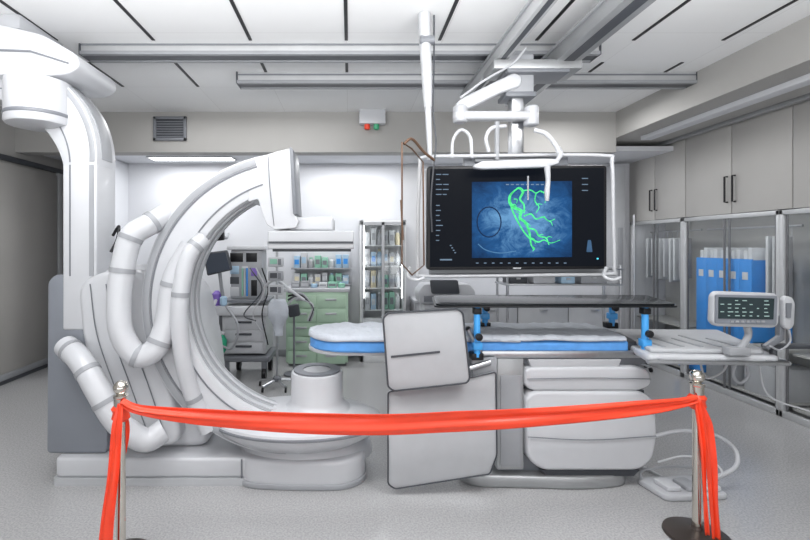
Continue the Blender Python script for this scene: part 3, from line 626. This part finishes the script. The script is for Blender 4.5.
def stand(px,s_,ztop,lab,arms=True,R=.22):
    x=X(px,s_);y_=D(s_); t=thing('drip_stand',lab,'stand',(x,y_,0))
    obj('pole',cyl(B(),(x,y_,.08),(x,y_,ztop),.015,12),steel,t)
    b=B(); lathe(b,[(.05,.08),(.05,.12),(.03,.14)],(x,y_,0),16); obj('hub',b,mgrey,t)
    for i in range(5):
        a=2*PI*i/5+.3; l_=obj('leg',tube(B(),[(x,y_,.1),(x+R*math.cos(a),y_+R*math.sin(a),.065)],.016,8,1),steel,t)
        obj('castor',lathe(B(),[(.015,-.012),(.03,-.01),(.03,.01),(.015,.012)],(x+R*math.cos(a),y_+R*math.sin(a),.03),14,axis='x'),black,l_)
    if arms:
        for a in (0,PI/2,PI,1.5*PI): obj('hook',tube(B(),[(x,y_,ztop-.02),(x+.09*math.cos(a),y_+.09*math.sin(a),ztop-.02),(x+.11*math.cos(a),y_+.11*math.sin(a),ztop+.03)],.006,6),steel,t)
    return t
stand(277,86.5,1.66,'chrome drip stand with infusion pumps beside the anaesthesia cart')
for i,(cy,lab,cm) in enumerate(((262,'upper white infusion pump clamped to the drip stand',white2),(276,'middle grey infusion pump clamped to the drip stand',lgrey),(290,'lower pale infusion pump clamped to the drip stand',offw))):
    t=thing('infusion_pump',lab,'pump',(X(276,87.5),D(87.5),Z(cy+6,87.5)))
    obj('housing',pb(B(),268,cy-5,283,cy+5,88.3,.06,.012),cm,t); obj('display',pb(B(),270,cy-3,277,cy+2,88.5,.01),(pmint,dgrey,dgrey)[i],t); obj('keypad',pb(B(),278,cy-3,281,cy+3,88.5,.01),mgrey,t)
t=thing('draped_cover','white crumpled cover hanging from the drip stand below the infusion pumps','cover',(X(277,89),D(89),Z(336,89)))
bm=B(); R_=[]
for i in range(15):
    f=i/14; row=[]
    for q in range(20):
        a=2*PI*q/20; rr=(.05+.07*math.sin(PI*min(1,f*1.15+.12)))*(1+.22*noise.noise(Vector((3*math.cos(a),3*math.sin(a),f*3))))
        row.append(bm.verts.new((X(277,88)+rr*math.cos(a),D(86.5)+rr*.7*math.sin(a),Z(300,88)-f*.42)))
    R_.append(row)
for i in range(14):
    for q in range(20): bm.faces.new((R_[i][q],R_[i][(q+1)%20],R_[i+1][(q+1)%20],R_[i+1][q]))
bm.faces.new(R_[0][::-1]); bm.faces.new(R_[-1]); obj('cover_cloth',bm,cloth,t,ang=70)
obj('tie_cord',tube(B(),[Vector((X(277,88)-.05,D(86.5),Z(300,88)-.02)),Vector((X(277,88),D(86.5)-.055,Z(300,88)-.02)),Vector((X(277,88)+.05,D(86.5),Z(300,88)-.02))],.008,6),lgrey,t)
stand(634,75,Z(215,75),'slim chrome drip stand in the back corner by the glass cabinet',False,.2)
t=thing('lead_holder','coiled dark and white patient leads bunched on a slim stand near the green cabinet','medical device',(X(300,80),5.7,Z(324,80)))
obj('case',pp(B(),[(287,306),(298,304),(300,316),(289,318)],79,.1,2,.015),dgrey,t)
for q,mm in ((0,white2),(4,dgrey),(8,black),(12,lgrey)): obj('cable_bundle',tube(B(),[P(288,304-q,79.4),P(295,298-q*.4,79.4),P(304,300-q*.4,79.4),P(313,306+q*.3,79.4),P(308+q*.2,321,79.4)],.013,8),mm,t)
obj('stand_leg',tube(B(),[P(294,316,78.5),P(294,360,78.5),(X(294,78.5),D(78.5),.02)],.014,10),mgrey,t)
obj('stand_foot',lathe(B(),[(.13,0),(.13,.02),(.03,.05)],(X(294,78.5),D(78.5),0),24),mgrey,t)
# green cabinet
s=73.5; y=D(s)
t=thing('supply_cabinet','pale green drawer cabinet with white fronts against the back wall','cabinet',(X(318,s),y+.25,0))
obj('carcass',box(B(),X(286,s),X(348,s),y,y+.5,.05,Z(292,s),.006),green,t)
obj('worktop',box(B(),X(284,s),X(350,s),y-.02,y+.52,Z(292,s),Z(288.5,s),.006),white2,t)
obj('plinth',box(B(),X(288,s),X(346,s),y+.04,y+.48,0,.05),mgrey,t)
for i in range(2):
    for j in range(5):
        a=288+i*29.5; c_=295+j*14
        d=obj('drawer',box(B(),X(a,s),X(a+28,s),y-.018,y,Z(c_+12.6,s),Z(c_,s),.004),green,t)
        obj('handle',box(B(),X(a+8,s),X(a+19,s),y-.034,y-.018,Z(c_+5.5,s),Z(c_+3.5,s),.003),steel,d)
t=thing('wall_shelf','open white wall shelf crowded with small boxes above the green cabinet','shelf',(X(320,70),6.55,Z(285,70)))
obj('back_board',box(B(),X(292,70),X(350,70),6.66,6.69,Z(286,70),Z(246,70)),wallw,t)
for zz in (268,284): obj('shelf_board',box(B(),X(291,70),X(351,70),6.44,6.66,Z(zz+1.5,70),Z(zz,70),.003),lgrey,t)
cols=[paper,pyel,pblu,pmint,paper,white2,lgrey,pblu,offw,offw]; cn=['white','cream','pale blue','green','matt white','bright white','grey','light blue','ivory','off-white']
lc=[lgrey,paper,bluebox,mgrey,paper,pblu,white2,paper,pyel,lgrey]
ordn=['first','second','third','fourth','fifth','sixth','seventh','eighth']
def boxes(px0,px1,pyb,s_,yb,n,hmin,hmax,where,dep=.16):
    w=(px1-px0)/n
    for i in range(n):
        c_=random.randrange(10); a=X(px0+i*w+.5,s_); b2=X(px0+(i+1)*w-.5,s_); h=random.uniform(hmin,hmax); z=Z(pyb,s_)
        if i%3==2:
            t=thing('supply_bottle','%s bottle, %s from the left %s'%(cn[c_],ordn[i],where),'bottle',((a+b2)/2,yb+.05,z)); r=min((b2-a)/2,.05)
            obj('bottle_body',lathe(B(),[(r*.9,0),(r,.006),(r,h*.7),(r*.5,h*.85),(r*.45,h*.88)],((a+b2)/2,yb+.06,z),14),cols[c_],t); obj('cap',lathe(B(),[(r*.55,h*.87),(r*.55,h),(r*.3,h*1.01)],((a+b2)/2,yb+.06,z),12),cols[(c_+4)%10],t)
        else:
            t=thing('supply_box','%s box, %s from the left %s'%(cn[c_],ordn[i],where),'box',((a+b2)/2,yb+.05,z))
            obj('carton',box(B(),a,b2,yb,yb+dep,z,z+h,.004),cols[c_],t); obj('box_label',box(B(),a+.012,b2-.012,yb-.002,yb+.001,z+h*.3,z+h*.7),lc[c_],t)
boxes(293,349,268,70,6.46,8,.14,.22,'on the upper wall shelf')
boxes(293,349,284,70,6.46,8,.12,.18,'on the lower wall shelf')
boxes(290,346,288.5,s,6.2,6,.06,.1,'on the green cabinet',.1)
s=71; y=D(s)
t=thing('glass_cabinet','white-framed glass-door medicine cabinet full of supplies on the back wall','glass cabinet',(X(383,s),y+.15,0))
x0,x1=X(360,s),X(406,s); zt=Z(220,s)
wc=M('cabinet_white',(.74,.75,.76),.45)
b=B(); box(b,x0,x0+.05,y,y+.33,0,zt,.004); box(b,x1-.05,x1,y,y+.33,0,zt,.004); box(b,x0,x1,y,y+.33,zt-.07,zt,.004); box(b,x0,x1,y,y+.33,0,.1,.004); box(b,x0,x1,y+.31,y+.33,0,zt); obj('carcass',b,wc,t)
sh=[245,266,288,310]
for zz in sh: obj('shelf_board',box(B(),x0+.04,x1-.04,y+.03,y+.31,Z(zz+1.2,s),Z(zz,s)),wc,t)
for q in (x0+.052,x1-.062): obj('added_fill_strip',box(B(),q,q+.01,y+.02,y+.035,.9,zt-.08),EM('cabinet_fill_glow',(1,1,1),7,0),t)  # added glowing strips so the shelves and supplies come out brighter
xm=(x0+x1)/2
for a,c_ in ((x0+.02,xm),(xm,x1-.02)):
    bm=B(); bm.faces.new([bm.verts.new(v) for v in ((a,y-.004,.1),(c_,y-.004,.1),(c_,y-.004,zt-.04),(a,y-.004,zt-.04))])
    g=obj('glass_door',bm,glass2,t)
    for q in (a,c_-.02): obj('door_stile',box(B(),q,q+.02,y-.015,y-.005,.1,zt-.03),offw,g)
    obj('door_rail',box(B(),a,c_,y-.015,y-.005,zt-.07,zt-.03),offw,g)
obj('plinth_panel',box(B(),x0+.03,x1-.03,y+.005,y+.03,.1,Z(318,s)),wc,t)
for i,zz in enumerate(sh): boxes(364.5,401.5,zz,s,y+.06,6,.17,.25,'on shelf %s of the glass medicine cabinet'%('one','two','three','four')[i])
t=thing('back_counter','long white counter along the back wall behind the big monitor','counter',(1.9,6.4,0))
obj('worktop',box(B(),X(412,71),X(612,71),6.1,6.68,.86,.90,.006),white2,t)
for i in range(4):
    a=X(414+i*49,71); d=obj('door',box(B(),a+.004,a+.68,6.12,6.14,.1,.85,.004),offw,t); obj('handle',box(B(),a+.30,a+.40,6.10,6.12,.76,.775,.003),steel,d)
obj('carcass',box(B(),X(413,71),X(611,71),6.14,6.68,.0,.86),lgrey,t)
t=thing('ventilator','white wheeled ventilator with a dark tilted screen behind the table','medical device',(X(445,84),5.4,0))
obj('upper_housing',pp(B(),[(418,292),(424,284),(470,284),(476,292),(474,304),(420,304)],84,.35,3,.02),white2,t)
obj('screen',pp(B(),[(430,280),(458,280),(460,294),(432,294)],85,.04,2,.008),dgrey,t)
obj('panel',pb(B(),424,296,450,302,84.4,.02,.003),mgrey,t)
obj('trolley_body',pb(B(),424,304,470,350,83.5,.35,.02),offw,t)
obj('trolley_base',box(B(),X(420,84),X(474,84),5.33,5.8,.08,.16,.02),lgrey,t)
for a in (424,470):
    for yy in (5.38,5.75): obj('castor',lathe(B(),[(.02,-.02),(.045,-.015),(.045,.015),(.02,.02)],(X(a,84),yy,.045),16,axis='x'),black,t)
t=thing('instrument_trolley','long low steel shelf trolley behind the raised tray','trolley',(X(560,86),5.2,0))
for zz in (.55,1.18,1.36): obj('shelf_board',box(B(),X(505,86),X(622,86),5.2,5.6,zz,zz+.02,.004),steel,t)
for a in (507,620):
    for yy in (5.22,5.58): obj('post',cyl(B(),(X(a,86),yy,.0),(X(a,86),yy,1.42),.015,10),steel,t)
for i,(a,w_,h_) in enumerate(((510,18,.1),(534,22,.13),(562,14,.09),(582,26,.12))):
    tt=thing('sterile_case','%s case on the instrument trolley'%['small dark leftmost','wide pale second','small blue third','long grey rightmost'][i],'case',(X(a+w_/2,86),5.4,1.20))
    obj('case_body',box(B(),X(a,86),X(a+w_,86),5.25,5.5,1.20,1.20+h_,.01),[dgrey,white2,pblu,lgrey][i],tt); obj('case_latch',box(B(),X(a+w_/2-2,86),X(a+w_/2+2,86),5.24,5.252,1.20+h_*.5,1.20+h_*.7),steel,tt)
t=thing('service_column','narrow pale service column at the back right beside the monitor','panel',(X(622,69),6.5,0))
obj('column_body',box(B(),X(612,69),X(624,69),6.48,6.69,0,2.8,.01),offw,t)
obj('socket_strip',box(B(),X(616,69),X(621,69),6.47,6.482,1.1,1.9,.003),lgrey,t)
# ================================================================ STANCHIONS AND RIBBON
def post(px,s_,lab,h):
    x=X(px,s_);y_=D(s_); t=thing('stanchion',lab,'barrier post',(x,y_,0))
    obj('base',lathe(B(),[(.16,0),(.165,.008),(.16,.02),(.10,.032),(.03,.05),(.026,.07)],(x,y_,0),40),M('post_base',(.12,.10,.09),.3,.8),t)
    obj('pole',cyl(B(),(x,y_,.05),(x,y_,h-.075),.0235,24),chrome,t)
    obj('collar',lathe(B(),[(.025,h-.11),(.034,h-.105),(.034,h-.06),(.038,h-.055),(.038,h-.045),(.022,h-.04),(.018,h-.035)],(x,y_,0),28),chrome,t)
    obj('finial',lathe(B(),[(.012,h-.04),(.026,h-.034),(.036,h-.02),(.038,h-.005),(.034,h+.012),(.02,h+.026),(.005,h+.03)],(x,y_,0),24),chrome,t)
    return Vector((x,y_,0))
pl=post(121,192,'chrome barrier post at the left with the red ribbon tied on',.915)
pr=post(697,177,'chrome barrier post at the right with the red ribbon tied on',.915)
t=thing('red_ribbon','wide glossy red ribbon tied between the two chrome barrier posts','ribbon',(0,2.5,.6))
def strip(pts,widths,vdir,fold,seed,nw=14,k=10):
    c=cr(pts,k); bm=B(); G=[]; N=len(c)
    for i,p in enumerate(c):
        f=i/(N-1)*(len(widths)-1); j=min(int(f),len(widths)-2); w=widths[j]+(widths[j+1]-widths[j])*(f-j); row=[]
        tg=(c[min(i+1,N-1)]-c[max(i-1,0)]).normalized(); vd=(vdir-tg*vdir.dot(tg)).normalized(); nd=tg.cross(vd).normalized()
        for q in range(nw+1):
            v=q/nw-.5; off=fold*(math.sin(v*9+i*.03+seed)+.4*math.sin(v*17-i*.05+seed*2))*.5+fold*.8*noise.noise(Vector((i*.05,v*2,seed)))
            row.append(bm.verts.new(p+vd*v*w+nd*off))
        G.append(row)
    for i in range(N-1):
        for q in range(nw): bm.faces.new((G[i][q],G[i+1][q],G[i+1][q+1],G[i][q+1]))
    return bm
def rib(px,py,f,dy=0):
    base=pl.lerp(pr,f); yy=base.y-.045+dy; ss=450/yy; return Vector((X(px,ss),yy,Z(py,ss)))
pts=[(121,402),(140,410),(200,417),(270,422),(340,424),(400,424),(460,421),(520,418),(580,414),(640,408),(680,403),(697,399)]
bp=[rib(a,b_,(a-121)/576) for a,b_ in pts]
o=obj('band',strip(bp,[.035,.05,.09,.108,.118,.122,.118,.108,.095,.08,.055,.04],Vector((0,0,1)),.015,1.3,18,14),red,t,ang=70); solid(o,.0015)
for kk,(L,ws,sd) in enumerate((([(120,404,0,0),(117,425,0,-.02),(115,450,0,-.02),(112,485,0,-.03),(108,520,0,-.03),(104,560,0,-.03)],[.03,.055,.06,.065,.07,.075],.4),
    ([(122,404,0,.05),(127,430,0,.06),(121,470,0,.05),(124,520,0,.05)],[.02,.03,.035,.02],2.2),
    ([(697,400,1,0),(706,425,1,-.01),(711,460,1,-.02),(713,500,1,-.02),(716,540,1,-.02)],[.03,.06,.05,.045,.05],3.1),
    ([(697,400,1,0),(702,440,1,-.02),(704,490,1,-.03),(708,535,1,-.03)],[.03,.03,.02,.03],4.4))):
    o=obj('tail',strip([rib(a,b_,f,dy) for a,b_,f,dy in L],ws,Vector((1,0,0)),.014,sd,12,12),red,t,ang=70); solid(o,.0015)
for q in (pl,pr):
    zc=.78 if q is pl else .77
    obj('knot',lathe(B(),[(.028,zc-.045),(.042,zc-.03),(.036,zc),(.044,zc+.02),(.03,zc+.04)],(q.x,q.y,0),18,1.1,1),red,t)
# ================================================================ LIGHT, CAMERA
def area(x,y,z,sx,sy,e,rot=(0,0,0),col=(1,1,1)):
    l=bpy.data.lights.new('area','AREA'); l.shape='RECTANGLE'; l.size=sx; l.size_y=sy; l.energy=e; l.color=col
    o=bpy.data.objects.new('room_light',l); C.objects.link(o); o.location=(x,y,z); o.rotation_euler=rot
area(-1.6,1.4,3.24,1.0,1.0,40); area(1.6,1.4,3.24,1.0,1.0,42); area(0,-.4,3.24,3,1,40)
area(0,-1.2,.9,6,1.2,62,(math.radians(145),0,0))  # added softbox behind the camera, tilted up to brighten the room
area(0,1.7,2.7,5,.4,88,(math.radians(140),0,0))  # added uplight above the view, aimed to lift the far ceiling
area(-1.2,5.0,3.24,2.4,.3,15); area(2.5,4.9,3.2,.8,.5,20)
for x,w,e in ((-2.2,1.2,21),(0,1.3,18),(2.2,2,16)): area(x,6.2,2.82,w,.2,e,(0,0,0),(.98,.99,1))  # left one serves the recess lamp; the others are added fill without fixtures
w=bpy.data.worlds.new('room_world'); bpy.context.scene.world=w; w.use_nodes=True
w.node_tree.nodes['Background'].inputs[0].default_value=(.95,.97,1,1); w.node_tree.nodes['Background'].inputs[1].default_value=.75
cam=bpy.data.cameras.new('camera'); co=bpy.data.objects.new('camera',cam); C.objects.link(co)
co.location=(0,0,1.65); co.rotation_euler=(PI/2,0,0); cam.lens=20; cam.sensor_width=36; cam.shift_x=55/810; cam.shift_y=-25/810; cam.clip_start=.05
bpy.context.scene.camera=co
bpy.context.scene.view_settings.view_transform='Standard'
